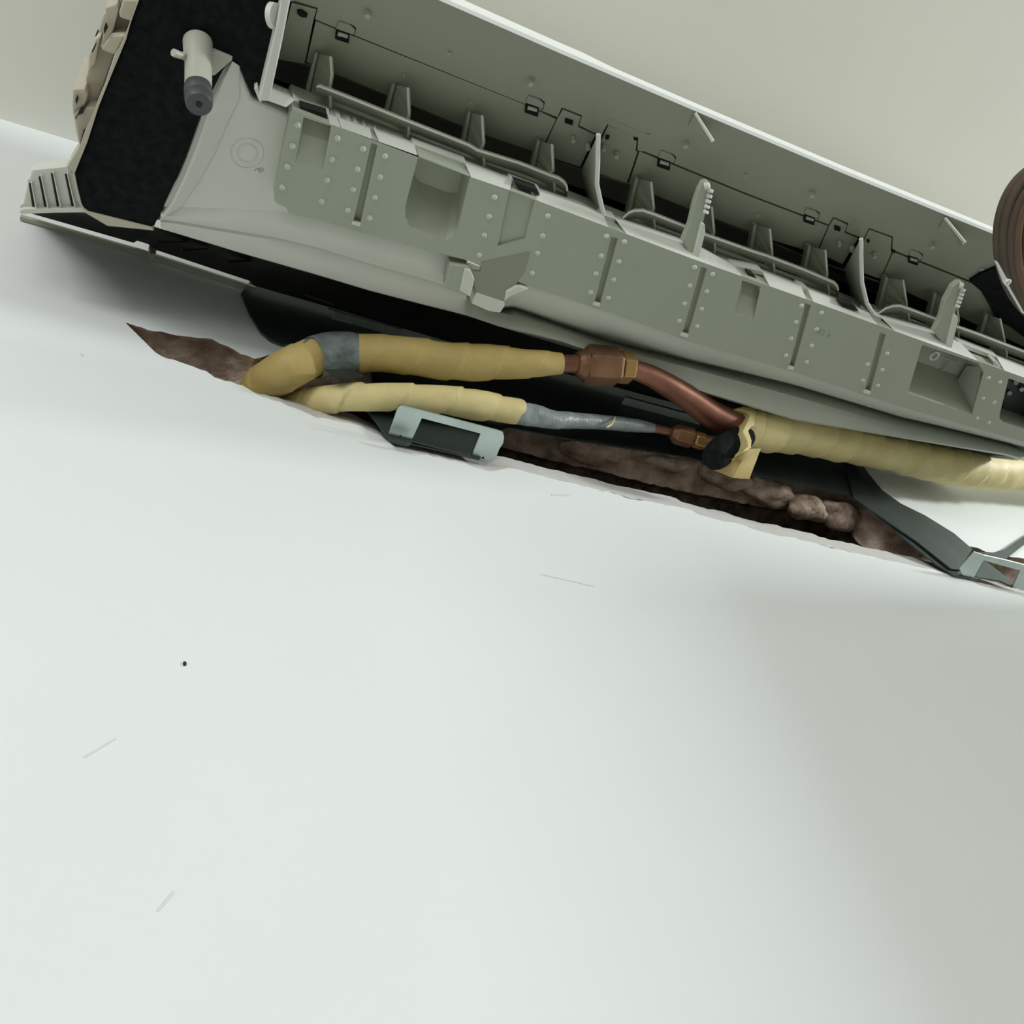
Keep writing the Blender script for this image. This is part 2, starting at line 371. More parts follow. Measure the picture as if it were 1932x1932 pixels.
# thin rim that carries on past the pockets
def rim(a, b, w=7):
    n = 8; pts = []
    for i in range(n + 1):
        x = a + (b - a) * i / n; pts.append((x, interp(lt, x)))
    return obj('ledge_rim', prismU(pts + [(x - 2, y + w) for x, y in pts[::-1]], HL, .012), M_PLW, AC)
for a, b in ((553, 622), (780, 880), (964, 1020), (1136, 1162), (1383, 1440), (1510, 1526), (1636, 1664), (1810, 1884)): rim(a, b)
for q in (C2((315, 742), (505, 800), (512, 835), (335, 785)), C3((262, 905), (420, 960), (440, 992), (285, 945)), C4((637, 997), (750, 1035), (775, 1068), (660, 1032)), C4((0, 800), (40, 812), (70, 852), (0, 835))):
    obj('slot_recess', prismU(q, HL - .0075, .01), M_BACK, AC, label='dark rectangular slot in the pale ledge')

# ---- white rear tray (scroll casing) with its rolled rear edge and flange
pd = [(470, 150), (500, 192), (548, 210), (548, 410), (535, 460), (315, 416), (309, 408), (312, 396)] + C1((1160, 1160), (1210, 1030), (1310, 760), (1430, 500), (1480, 390), (1515, 398), (1560, 430))
tray = obj('drain_tray', prismU(C1((1500, 395), (1560, 430), (1610, 560), (1640, 640), (1890, 750), (1932, 740)) + [(640, 250), (640, 440)] + C1((1932, 1500), (1100, 1370), (1040, 1330)) + C1((1160, 1140), (1210, 1020), (1310, 740), (1430, 470)), .634, .03), M_PLW, AC, bevel=.003, label='off white end of the drain tray')
# side bevel towards the foam
obj('tray_fillet', loft([[U(x, y, .638) for x, y in C1((1485, 392), (1400, 520), (1310, 740), (1205, 1020), (1150, 1160), (1085, 1300), (1022, 1432))],
                         [U(x, y, .630) for x, y in C1((1515, 400), (1455, 520), (1370, 740), (1275, 1020), (1215, 1160), (1130, 1330), (1050, 1432))],
                         [U(x, y, .6335) for x, y in C1((1560, 430), (1560, 640), (1480, 800), (1390, 1010), (1300, 1170), (1190, 1330), (1100, 1420))]]), M_PLW, tray, smooth=True)
sx = [303, 330, 380, 450, 520, 600, 700, 800, 880]
R0 = [(303, 400), (330, 390), (545, 398), (600, 411), (700, 440), (800, 466), (880, 487)]
R1 = [(303, 408), (330, 408), (545, 418), (600, 432), (700, 462), (800, 491), (880, 516)]
R2 = [(303, 414), (330, 417), (545, 452), (600, 467), (700, 498), (800, 526), (880, 551)]
R3 = [(303, 419), (330, 422), (545, 458), (600, 473), (700, 504), (800, 533), (880, 558)]
R4 = [(303, 426), (330, 436), (450, 473), (545, 500), (600, 516), (700, 546), (800, 572), (880, 592)]
def row(tr, xs, h, dy=0): return [U(x, interp(tr, x) + dy, h) for x in xs]
rows = [row(R0, sx, .634), row(R1, sx, .631), [a.lerp(b, .55) + Vector((0, 0, -.001)) for a, b in zip(row(R1, sx, .631), row(R2, sx, .637))], row(R2, sx, .638), row(R3, sx, .6365), row(R4, sx, .639), row(R4, sx, .6415, 3), row(R4, sx, .66, 0)]
obj('tray_roll', loft(rows), M_PLW, AC, smooth=True)
sx2 = [880, 915, 940, 970, 985, 1010, 1060, 1150, 1300, 1500, 1700, 1900, 2140]
Q0 = [(880, 498), (915, 512), (958, 545), (970, 542), (985, 541), (1060, 563), (1150, 590), (1300, 644), (1500, 703), (1700, 768), (1900, 824), (2140, 892)]
Q1 = [(880, 519), (940, 558), (955, 560), (970, 556), (1060, 581), (1150, 610), (1300, 658), (1500, 712), (1700, 774), (1900, 829), (2140, 896)]
Q2 = [(880, 550), (940, 585), (955, 576), (1060, 614), (1150, 644), (1300, 681), (1500, 728), (1700, 788), (1900, 834), (2140, 900)]
Q3 = [(880, 558), (940, 590), (955, 592), (1060, 624), (1150, 656), (1300, 694), (1500, 748), (1700, 805), (1900, 845), (2140, 908)]
Q4 = [(880, 592), (950, 616), (1050, 640), (1150, 676), (1300, 731), (1500, 790), (1700, 824), (1800, 841), (1900, 857), (2140, 925)]
rows = [row(Q0, sx2, .6212, -5), row(Q1, sx2, .6215), [a.lerp(b, .5) + Vector((0, .0, -.004)) for a, b in zip(row(Q1, sx2, .6215), row(Q2, sx2, .660))], row(Q2, sx2, .664), row(Q3, sx2, .639), row(Q4, sx2, .628), row(Q4, sx2, .632, 3), row(Q4, sx2, .66, 0)]
obj('tray_roll', loft(rows), M_PLR, AC, smooth=True)
# notch at the tab between both lengths of the tray
K = lambda *p: cvt(8.782, 820, 440, p)
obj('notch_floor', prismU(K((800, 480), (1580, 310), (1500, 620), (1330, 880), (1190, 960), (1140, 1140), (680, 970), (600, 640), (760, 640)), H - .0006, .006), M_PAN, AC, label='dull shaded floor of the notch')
obj('latch_tab', prismU(K((255, 510), (560, 560), (610, 640), (660, 770), (585, 1060), (165, 905)), .617, .012), M_PL, AC, bevel=.0008, label='small raised latch tab on the strip edge')
obj('latch_tab', prismU(K((500, 590), (600, 620), (660, 770), (590, 1060), (420, 960)), .6155, .006), M_PLW, AC, bevel=.0008)
obj('notch_lip', prismU(K((690, 980), (1165, 1145), (1160, 1220), (1090, 1320), (880, 1290), (610, 1170)), .619, .012), M_PLW, AC, bevel=.001)
obj('notch_lip', prismU(K((1190, 970), (1350, 885), (1440, 885), (1560, 930), (1240, 1060), (1160, 1135)), .617, .008), M_PLW, AC, bevel=.002)
# ---- sloping back of the casing up to the line where it meets the wall
xs = sorted(set([60, 95] + list(range(130, 2160, 70)) + [252, 259, 280, 286, 470, 483]))
BB = [(60, 396), (130, 398), (290, 428), (600, 519), (700, 549), (880, 595), (950, 619), (1150, 678), (1300, 733), (1500, 792), (1700, 826), (1900, 858), (2140, 926)]
LN = [(38, 403), (265, 468), (480, 539), (900, 660), (2160, 1000)]
def slit(x): return 12 if 255 < x < 283 else (6 if x < 475 else 0)       # open slit between the casing edge and the wall
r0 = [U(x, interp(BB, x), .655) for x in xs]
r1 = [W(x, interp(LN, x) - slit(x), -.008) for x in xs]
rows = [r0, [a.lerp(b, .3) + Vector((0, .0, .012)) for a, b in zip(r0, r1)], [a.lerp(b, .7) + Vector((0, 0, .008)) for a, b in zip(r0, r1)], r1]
back = obj('rear_casing', loft(rows), M_BACK, AC, smooth=True, label='rear of the casing darkened for shade in the gap to the wall')
for a, b in (((298, 457), (355, 456)), ((344, 472), (392, 470)), ((430, 495), (475, 492)), ((585, 560), (630, 575)), ((630, 586), (760, 622))):
    obj('rear_rib', prism([W(a[0], a[1] - 1.5, -.055), W(b[0], b[1] - 1, -.055), W(b[0], b[1] + 1, -.055), W(a[0], a[1] + 1.5, -.055)], (0, .012, .022)), M_BACK, back)
obj('end_web', prism([Vector((.898, y, ZC + z)) for y, z in ((-.286, .645), (-.20, .625), (-.12, .625), (-.085, .645), (-.02, .735), (-.13, .79), (-.215, .79))], (.006, 0, 0)), M_PLW, back, label='right end plate of the casing')
lip = [(40, 404.5), (265, 469), (482, 540), (482, 543), (265, 473), (38, 409)]
obj('rear_flange', prism([W(x, y, -.004) for x, y in lip], (0, .003, 0)), M_PL, AC, label='thin flange resting on the wall under the open slit')
obj('rear_lip_clip', prism([W(x, y, -.010) for x, y in ((281, 464), (296, 470), (293, 479), (284, 478))], (0, .006, 0)), M_PL, AC)
# upper body of the unit (seen only from the side)
bm = prism([Vector((.02, y, ZC + z)) for y, z in ((-.262, .68), (-.215, .79), (-.13, .79), (-.17, .85), (-.215, .85), (-.245, .79))], (.875, 0, 0))
obj('upper_casing', bm, M_PLW, AC, bevel=.004)
# ---- black foam end with the drain outlet
foam = [(305, -120)] + C1((905, 0), (850, 150), (820, 260), (720, 500), (640, 700), (570, 920), (485, 1130), (505, 1230), (530, 1330), (545, 1355), (575, 1378), (985, 1480), (1003, 1473), (1040, 1400), (1160, 1140), (1210, 1020), (1310, 740), (1440, 480), (1480, 390), (1515, 392), (1550, 412), (1600, 540), (1660, 640), (1695, 640), (1780, 230), (1840, 0)) + [(560, -120)]
fo = obj('foam_insulation', prismU(foam, .632, .03), M_FOAM, AC, bevel=.002, label='thick black foam covering the left end')
rimp = C1((985, 1480), (575, 1378), (545, 1355), (530, 1330), (505, 1230), (485, 1130))
out = C1((1000, 1500), (700, 1470), (555, 1385), (520, 1335), (490, 1235), (468, 1130))
obj('foam_rim', prismU(rimp + out[::-1], .631, .02), M_BEIGE, AC)
rl = [(305, -120)] + C1((905, 0), (850, 150), (820, 260), (720, 500), (640, 700), (570, 920), (485, 1130))
rl2 = [(300, -120)] + CZ((1415, 0), (1300, 350), (1180, 640), (1020, 900), (870, 1370), (710, 1790)) + CF((1030, 160), (940, 480), (840, 770), (770, 960), (680, 860), (830, 620), (910, 440), (1000, 230))[:0] + CF((910, 520), (840, 700), (750, 960))
rl3 = [(299, -120)] + CZ((1410, 0), (1270, 380), (1195, 590), (1060, 880), (895, 1340), (700, 1800)) + CF((980, 280), (905, 470), (830, 650), (745, 770))
obj('foam_rim', prismU(rl + CF((690, 870), (830, 640), (880, 500)) + rl3[::-1][3:], .630, .02), M_BEIGE, AC, label='pale rim along the foam edge')
base = CZ((1440, 0), (1300, 355), (1020, 910), (860, 1380), (700, 1800)) + CF((1000, 270), (900, 500), (835, 640), (822, 560), (790, 420), (770, 300), (745, 130)) + CZ((320, 1480), (540, 1480), (530, 1320), (570, 1180), (600, 930), (730, 560), (830, 240), (985, 60), (995, 0)) + [(225, -120), (300, -120)]
es = obj('end_casing', prismU(base, .652, .06), M_BEIGE, AC, bevel=.001, label='beige moulded left end with stepped blocks')
for q, hh in ((CZ((1165, 0), (1435, 0), (1305, 355), (1105, 285), (1095, 200)), .638),
              (CZ((860, 130), (1060, 60), (1085, 180), (1045, 330), (1000, 500), (830, 810), (790, 790), (840, 560), (895, 480)), .642),
              (CZ((960, 600), (1190, 590), (1025, 910), (800, 825), (840, 770)), .636),
              (CZ((710, 640), (790, 600), (740, 830), (700, 1050), (575, 1220), (590, 930)), .644),
              (CZ((330, 1480), (530, 1465), (570, 1590), (530, 1720), (480, 1800), (430, 1790), (330, 1900), (318, 1700)), .640)):
    obj('end_block', prismU(q, hh, .02), M_BEIGE, es, bevel=.0008)
obj('end_block', prismU(CF((835, 225), (930, 140), (1035, 160), (1000, 290), (910, 470), (840, 600), (800, 420), (780, 300)), .640, .02), M_BEIGE, es, bevel=.0008)
for q in (CZ((840, 470), (870, 390), (900, 480), (850, 570)), CZ((730, 520), (750, 540), (710, 610), (700, 590)), CZ((640, 860), (700, 740), (710, 760), (660, 870)), CF((785, 60), (800, 20), (815, 60), (800, 115)), CF((785, 285), (810, 240), (850, 160), (900, 170), (880, 220), (820, 240), (800, 290)), CF((840, 600), (850, 560), (885, 430), (905, 490))):
    obj('end_slot', prismU(q, .6355, .004), M_BACK, es)
# ridged foot at the rear corner
ft = CF((750, 960), (690, 865), (270, 905), (250, 920), (225, 1012), (195, 1020), (205, 1065), (150, 1312), (108, 1330), (112, 1400), (120, 1440), (240, 1425), (880, 1415), (930, 1405), (870, 1350), (800, 1080))
foot = obj('ridged_foot', prismU(ft, .650, .012), M_PLW, AC, bevel=.001, label='pale ridged corner foot at the left end')
for a, b in (((352, 990), (432, 1362)), ((500, 950), (585, 1358)), ((670, 958), (762, 1356)), ((232, 1070), (288, 1366))):
    obj('foot_groove', prismU(CF((a[0] - 12, a[1]), (a[0] + 14, a[1]), (b[0] + 16, b[1]), (b[0] - 22, b[1])), .6492, .003), M_BACK, foot)
    obj('foot_ridge', prismU(CF((a[0] + 12, a[1] - 6), (a[0] + 22, a[1] - 6), (b[0] + 28, b[1]), (b[0] + 12, b[1])), .6465, .004), M_PLW, foot)
obj('foot_edge', prismU(CF((112, 1400), (160, 1385), (900, 1370), (960, 1420), (540, 1425), (125, 1440)), .646, .006), M_PLW, foot)
# drain outlet: spigot, side stub, rubber plug
q = [TU(373, 80, .632, 27), TU(374, 112, .618, 26), TU(374.4, 113, .6175, 25), TU(374, 168, .598, 24.5)]
dr = obj('drain_spigot', tube(q, seg=28, per=1), M_SPIG, AC, smooth=True, label='round drain spigot with a black plug')
obj('spigot_stub', tube([TU(355, 108, .616, 8), TU(340, 104, .611, 6.5), TU(331, 101, .609, 7.5), TU(327, 99, .608, 7)], seg=14, per=1), M_SPIG, dr, smooth=True)
obj('spigot_web', prismU([(395, 95), (438, 113), (405, 142), (392, 142)], .625, .01), M_SPIG, dr)
pl = obj('rubber_plug', tube([TU(374, 160, .600, 23.5), TU(374, 169, .597, 26), TU(374.2, 178, .592, 26), TU(374.4, 180, .591, 24), TU(374.6, 184, .589, 24), TU(374.8, 186, .588, 26), TU(375.5, 194, .582, 25), TU(375.6, 196, .581, 22)], seg=28, per=1), M_RUBBER, dr, smooth=True, label='black rubber plug')
obj('plug_hole', tube([TU(375.6, 196, .5812, 6), TU(375.7, 197, .5803, 6)], seg=14, per=1), M_MARK, pl)
# left side wall of the outlet, boss and spur
obj('side_wall', prismU([(544, -120), (562, -120), (548, 0), (530, 90), (508, 192), (488, 190), (512, 90), (531, 0)],   .612, .095), M_PLW, AC, bevel=.001, label='thin pale side wall of the outlet')
obj('boss', tube([TU(522, 30, .618, 22), TU(512, 29, .620, 23), TU(511, 29, .620, 14)], seg=22, per=1), M_PLW, AC, smooth=True)
obj('spur', prismU(C1((1655, 580), (1675, 572), (1705, 660), (1690, 665)), .622, .02), M_PLW, AC)
# embossed round mould mark and recess lines of the tray
for rr in (17, 28):
    q = [TU(466 + rr * 1.1 * math.cos(a * math.pi / 18), 289 + rr * math.sin(a * math.pi / 18), .6338, .7) for a in range(37)]
    obj('mould_ring', tube(q, seg=6, per=1, caps=False), M_PLW, tray)

for a, b in (((480, 322), (486, 318)), ((486, 318), (491, 327)), ((488, 317), (495, 324)), ((493, 316), (498, 322))):
    obj('mould_mark', tube([TU(a[0], a[1], .6338, .8), TU(b[0], b[1], .6338, .8)], seg=6, per=1), M_PL, tray)
for a, b in (((1541, 626), (1552, 622)), ((1549, 622), (1545, 631)), ((1556, 624), (1553, 634)), ((1560, 636), (1567, 632)), ((1565, 624), (1562, 637))):
    obj('mould_mark', tube([TU(a[0], a[1], .6199, .8), TU(b[0], b[1], .6199, .8)], seg=6, per=1), M_PAN, strip)
# ---- outlet: dark duct, sloping front panel with its flaps, vanes
WH = [(540, -118), (830, 0), (1058, 100), (1320, 212), (1600, 330), (1867, 438), (2140, 550)]
seamL = [(452, -20), (549, 20)]
def panel(name, px, off=0., th=.003, m=M_PAN, bev=0, label=None, par=AC):
    return obj(name, prism([PL(x, y, off) for x, y in px], PN * th), m, par, bevel=bev, label=label)
fp = [(545, -118)] + WH[1:] + [(2140, 655), (1932, 571)] + C4((1550, 858), (1010, 642)) + C4((1012, 550), (845, 490), (805, 570), (775, 552), (683, 515), (704, 458), (594, 412), (563, 466)) + C4((0, 252)) + C3((1145, 684), (1122, 678), (1165, 690), (1215, 575), (915, 502), (868, 590), (836, 572), (717, 514), (738, 444), (594, 388), (562, 456)) + C3((0, 229)) + C2((425, 142), (445, 62), (285, 14), (255, 18)) + [(545, -10)]
fp = [p for i, p in enumerate(fp) if p not in C3((1165, 690))]
fp = [(x, y - 1.8) if (i > len(WH) and x < 2000) else (x, y) for i, (x, y) in enumerate(fp)]
fpn = panel('front_panel', fp, label='olive grey sloping panel between seam and white edge')
fb = C2((430, 153), (1932, 752)) + C3((553, 470), (440, 708)) + [(900, 250), (598, 126), (578, 118)]
flaps = [C2((262, 25), (435, 70), (412, 148), (360, 412), (350, 450), (160, 420)), fb,
         C3((562, 470), (602, 400), (728, 452), (706, 522), (830, 580), (722, 802), (450, 712)),
         C3((920, 512), (1125, 590), (1112, 690), (1126, 694), (1052, 915), (860, 850), (874, 612)),
         C3((1140, 694)) + C4((0, 262), (558, 474), (478, 655), (390, 640), (160, 570)) + C3((1900, 1250), (1500, 1100), (1240, 995), (1065, 920)),
         C4((567, 478), (600, 420), (694, 466), (672, 520), (770, 562), (660, 740), (487, 660)),
         C4((848, 498), (1005, 556), (1000, 640), (1008, 650), (925, 845), (800, 800), (806, 585)),
         C4((1018, 656), (1550, 868), (1932, 1018)) + [(2140, 660), (2140, 740), (1932, 655)] + C4((930, 850))]
for i, q in enumerate(flaps): panel('outlet_flap', q, off=-.0006, th=.003)
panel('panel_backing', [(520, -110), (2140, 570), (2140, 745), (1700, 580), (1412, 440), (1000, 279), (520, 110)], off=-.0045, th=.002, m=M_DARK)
panel('panel_recess', C3((920, 455), (1215, 575), (1165, 690), (1125, 680), (1130, 590), (915, 502)), off=.0002, th=.001)
# fold and duct ceiling
fold = [(500, 100), (598, 126), (900, 250), (1018, 293), (1100, 322), (1190, 348), (1240, 368), (1412, 438), (1520, 484), (1600, 512), (1700, 545), (1932, 640), (2140, 730)]
f0 = [PL(x, y, -.001) for x, y in fold]
f1 = [p + Vector((0, .005, .011)) for p in f0]
obj('duct_ceiling', loft([f0, [p + Vector((0, .0035, .005)) for p in f0], f1]), M_PAN, AC, smooth=True)
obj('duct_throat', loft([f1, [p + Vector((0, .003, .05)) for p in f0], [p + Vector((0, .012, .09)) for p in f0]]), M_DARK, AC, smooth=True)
k0 = [U(x, y, HL + .004) for x, y in lt]
xsu = [(-.02 + 1.06 * i / 12) for i in range(13)]
prof = [(-.188, .660), (-.165, .670), (-.145, .70), (-.14, .75), (-.16, .80), (-.20, .80), (-.215, .77), (-.20, .74), (-.205, .72)]
obj('duct', loft([[Vector((x, y, ZC + z)) for x in xsu] for y, z in prof]), M_DARK, AC, smooth=True, label='air outlet interior blackened for its deep shade')
obj('duct_side', prism([Vector((.02, y, ZC + z)) for y, z in prof], (.004, 0, 0)), M_DARK, AC)
# white front lip with a shallow step
wl = []
for i in range(len(WH) - 1):
    n = 5
    wl += [lerp2(WH[i], WH[i + 1], k / n) for k in range(n)]
wl.append(WH[-1])
L0 = [PL(x, y, .0006) for x, y in wl]
def hgt(x): return .019 if x < 1135 else .0135
bm = loft([L0, [p + Vector((0, -.0022, .001)) for p in L0], [p + Vector((0, -.0026, hgt(wl[i][0]) * .55)) for i, p in enumerate(L0)], [p + Vector((0, -.0022, hgt(wl[i][0]) * .56)) for i, p in enumerate(L0)], [p + Vector((0, -.0022, hgt(wl[i][0]))) for i, p in enumerate(L0)], [p + Vector((0, .012, hgt(wl[i][0]) + .002)) for i, p in enumerate(L0)], [p + Vector((0, .012, hgt(wl[i][0]) + .001)) for i, p in enumerate(L0)]])
obj('front_lip', bm, M_WHITE, AC, label='bright white front edge of the panel')
# triangular fins at the front edge
for q in ([(1311, 211), (1317, 209), (1341, 240), (1340, 243), (1334, 246), (1322, 245), (1298, 236)], [(1782, 409), (1788, 407), (1813, 433), (1812, 437), (1804, 448), (1790, 446), (1770, 430)]):
    bm = bmesh.new(); a = [PL(q[0][0], q[0][1], .001), PL(q[2][0], q[2][1], .014), PL(q[4][0], q[4][1], .009), PL(q[6][0], q[6][1], .001)]
    fin = obj('edge_fin', prism(a, (.0016, 0, 0), bm), M_PAN, AC)
    obj('fin_edge', tube([(*a[0], .0011), (*a[1], .0013), (*a[1].lerp(a[2], .25), .0011)], seg=8, per=1), M_PLW, fin, smooth=True)
# hook clips and pegs on the panel
for (x, y), (sx_, sy_) in zip(((648, 50), (1005, 190), (1254, 293), (1528, 400), (1724, 478)), ((1, 1), (.95, .95), (.9, .9), (.78, .78), (.72, .72))):
    d = lambda a, b: (x + a * sx_, y + b * sy_)
    cl = panel('hook_clip', [d(-8, -12), d(14, -4), d(22, 4), d(20, 14), d(-14, 2)], off=.0012, th=.002, bev=.0004)
    obj('clip_slot', prism([PL(*p, .0012) for p in (d(-14, 4), d(12, 12), d(10, 30), d(-16, 21))], PN * .003), M_DARK, cl)
    obj('clip_hook', prism([PL(*p, .0022) for p in (d(-9, 7), d(9, 13), d(8, 18), d(-11, 13))], PN * .004), M_PL, cl)
    obj('clip_shadow_line', prism([PL(*p, .0004) for p in (d(14, -5), d(24, 3), d(20, 17), d(17, 16), d(20, 5), d(13, -1))], PN * .002), M_DARK, cl)
for x, y, r in ((694, 22, 6.5), (1001, 150, 6.5), (1293, 268, 6), (1531, 362, 5.5), (1758, 459, 5), (848, 97, 3), (1407, 327, 3), (762, 139, 2.5), (887, 190, 2.5), (1081, 258, 5), (1109, 272, 6), (1163, 288, 5.5), (1139, 274, 5), (1430, 403, 2.5), (1583, 455, 5), (1607, 465, 6), (1649, 477, 5), (1852, 505, 3.5)):
    p = PL(x, y + 1, .0); t = (p - CAM).length; rr = r / F * t * .82
    obj('peg', tube([(*p, rr), (*(p - PN * (.0045 if r > 4 else .002) + Vector((0, .0, 0))), rr * .9)], seg=10, per=1), M_PL, fpn, smooth=True)
for q in (C2((300, 70), (330, 68), (372, 95), (368, 115), (330, 112), (302, 92)), C3((618, 458), (672, 475), (668, 500), (615, 482)), C3((905, 575), (928, 580), (920, 600), (900, 597)), C3((1100, 592), (1128, 602), (1122, 610), (1098, 600)), C4((603, 465), (645, 480), (640, 502), (600, 490)), C4((832, 562), (850, 568), (842, 582), (830, 578)), C4((1003, 630), (1030, 640), (1025, 655), (1000, 645))):
    panel('panel_slot', q, off=.0012, th=.002, m=M_DARK)
# vanes and the bars that link them
def vane(edge, stem, low_edge, he=.650, hs=.667):
    bm = bmesh.new()
    top = [U(x, y, he) for x, y in edge] + [U(x, y, he) for x, y in low_edge]
    st = [U(x, y, hs) for x, y in stem]
    n = len(top); S_ = [st[0].lerp(st[1], i / (n - 1)) for i in range(n)]
    off = Vector((.0016, 0, 0))
    A, B = S_, top
    loft([A, B, [p + off for p in B], [p + off for p in A], A], bm)
    for i in (0, n - 1): bm.faces.new([bm.verts.new(v) for v in (A[i], B[i], B[i] + off, A[i] + off)])
    vn = obj('vane', bm, M_PAN, AC)
    # thin stem at the far edge and bright rounded near edge
    obj('vane_edge', tube([(*p, .0009) for p in top], seg=8, per=1), M_PLR, vn, smooth=True)
    obj('vane_pivot', prism([U(x + dx, y, hs - .004) for (x, y), dx in ((stem[0], -2.5), (stem[0], 3), (stem[1], 4), (stem[1], -4))], (0, 0, .006)), M_PAN, vn)
    return vn
vane(C2((533, 395), (541, 520), (526, 620)), C2((435, 370), (352, 725)), C2((530, 650), (533, 740), (520, 790)))
vane(C2((1075, 615), (1083, 800), (1070, 850)), C2((975, 590), (900, 890)), C2((1080, 860), (1080, 930), (1070, 975)))
vane(C2((1595, 810), (1605, 1000), (1588, 1050)), C2((1505, 790), (1448, 1090)), C2((1600, 1060), (1610, 1140), (1605, 1190)))
vane(C3((525, 640), (532, 820), (515, 850)), C3((432, 615), (370, 900)), C3((540, 890), (543, 960), (535, 990)))
vane(C3((1220, 905), (1238, 1090), (1225, 1120)), C3((1120, 880), (1060, 1140)), C3((1240, 1150), (1245, 1220), (1240, 1245)))
vane(C3((1645, 1080), (1661, 1260), (1650, 1280)), C3((1560, 1060), (1500, 1300)), C3((1662, 1310), (1668, 1380), (1660, 1400)))
vane(C4((150, 490), (167, 670), (160, 690)), C4((48, 460), (18, 640)), C4((175, 710), (182, 790), (180, 805)))
vane(C4((540, 640), (552, 815), (545, 830)), C4((430, 610), (375, 870)), C4((555, 860), (567, 930), (565, 950)))
vane(C4((1085, 850), (1111, 1025), (1100, 1030)), C4((970, 830), (910, 1080)), C4((1115, 1050), (1130, 1130), (1126, 1150)))
vane(C4((1460, 1020), (1475, 1130), (1468, 1150)), C4((1310, 940), (1255, 1190)), C4((1470, 1180), (1474, 1255), (1470, 1275)))
vane(C4((1765, 1120), (1797, 1280), (1790, 1295)), C4((1670, 1090), (1600, 1340)), C4((1800, 1310), (1812, 1370), (1805, 1395)))
def bar(top, w):
    bm = bmesh.new(); a = [U(x, y, .643) for x, y in top]; b = [U(x - 1, y + w, .654) for x, y in top]; d = Vector((0, -.0016, .0008))
    loft([a, b, [p + d for p in b], [p + d for p in a], a], bm)
    for i in (0, len(a) - 1): bm.faces.new([bm.verts.new(v) for v in (a[i], b[i], b[i] + d, a[i] + d)])
    o = obj('link_bar', bm, M_PAN, AC, smooth=False)
    obj('bar_edge', tube([(*p, .0008) for p in a], seg=8, per=1), M_PLW, o, smooth=True)
bar(C2((437, 612), (455, 605), (700, 700), (1080, 853), (1500, 1018)) + C3((0, 682), (300, 775), (510, 858), (570, 878), (612, 908), (630, 940), (633, 965)), 17)
bar(C3((1022, 1158), (1060, 1122), (1100, 1107), (1160, 1105), (1240, 1132), (1600, 1275), (1932, 1392)) + C4((130, 680), (400, 782), (560, 850), (600, 868), (622, 893), (630, 918)), 15)
bar(C4((905, 1086), (960, 1048), (1010, 1032), (1060, 1030), (1120, 1050), (1350, 1137), (1600, 1225), (1932, 1352)) + [(2120, 735)], 14)
# dividers across the outlet
for e, f in ((C3((850, 570), (846, 780), (840, 920), (865, 1040), (890, 1140)), C3((838, 582), (735, 815), (735, 850), (765, 1000), (785, 1085))),
             (C4((790, 560), (792, 760), (797, 870), (830, 1010), (880, 1092)), C4((775, 570), (672, 770), (690, 850), (720, 960), (745, 1030)))):
    A = [U(x, y, h) for (x, y), h in zip(e, (.632, .634, .636, .636, .634))]; B = [U(x, y, .675) for x, y in f]
    off = Vector((.002, 0, 0)); bm = bmesh.new()
    loft([A, B, [p + off for p in B], [p + off for p in A], A], bm)
    dv = obj('divider', bm, M_PL, AC)
    obj('divider_edge', tube([(*p, .0018) for p in A], seg=8, per=1), M_PLW, dv, smooth=True)
# ratchet levers standing on the ledge
for base_, hi, tip in ((C3((1440, 1318), (1512, 1444), (1552, 1450), (1600, 1262), (1598, 1205), (1575, 1190)), C3((1488, 1200), (1520, 1060), (1555, 960)), C3((1572, 930), (1582, 910), (1605, 903), (1628, 910), (1640, 930), (1632, 985), (1585, 1190))),
                      (C4((1298, 1212), (1388, 1322), (1425, 1326), (1470, 1128), (1465, 1105), (1445, 1085)), C4((1345, 1120), (1375, 1000), (1430, 900)), C4((1455, 880), (1470, 866), (1490, 864), (1508, 872), (1512, 890), (1495, 935), (1445, 1085)))):
    lv_ = obj('ratchet_lever', prism([U(x, y, .626) for x, y in base_[:2] + base_[2:] + tip[::-1][:-1] + hi[::-1]], (0, 0, .006)), M_PL, AC, bevel=.0008, label='toothed lever standing up from the ledge')
    obj('lever_face', prism([U(x, y, .6235) for x, y in (base_[1], base_[2], base_[3], base_[4], base_[5], lerp2(base_[1], base_[5], .8))], (0, 0, .004)), M_PLW, lv_, bevel=.0005)
    t0 = lerp2(tip[4], tip[5], .6); t1 = lerp2(tip[5], tip[6], .62)
    for k in range(5):
        p = lerp2(t0, t1, k / 4); a = U(p[0] - 3, p[1] - 1, .625); b = U(p[0] + 4.5, p[1] + 2, .622)
        obj('lever_tooth', tube([(*a, .0016), (*b, .0013)], seg=10, per=1), M_PLW, lv_, smooth=True)
    a = U(*lerp2(tip[1], tip[5], .3), .625); obj('lever_tip', tube([(*a, .0028), (*U(tip[3][0], tip[3][1] + 4, .6235), .0022)], seg=14, per=1), M_PLW, lv_, smooth=True)
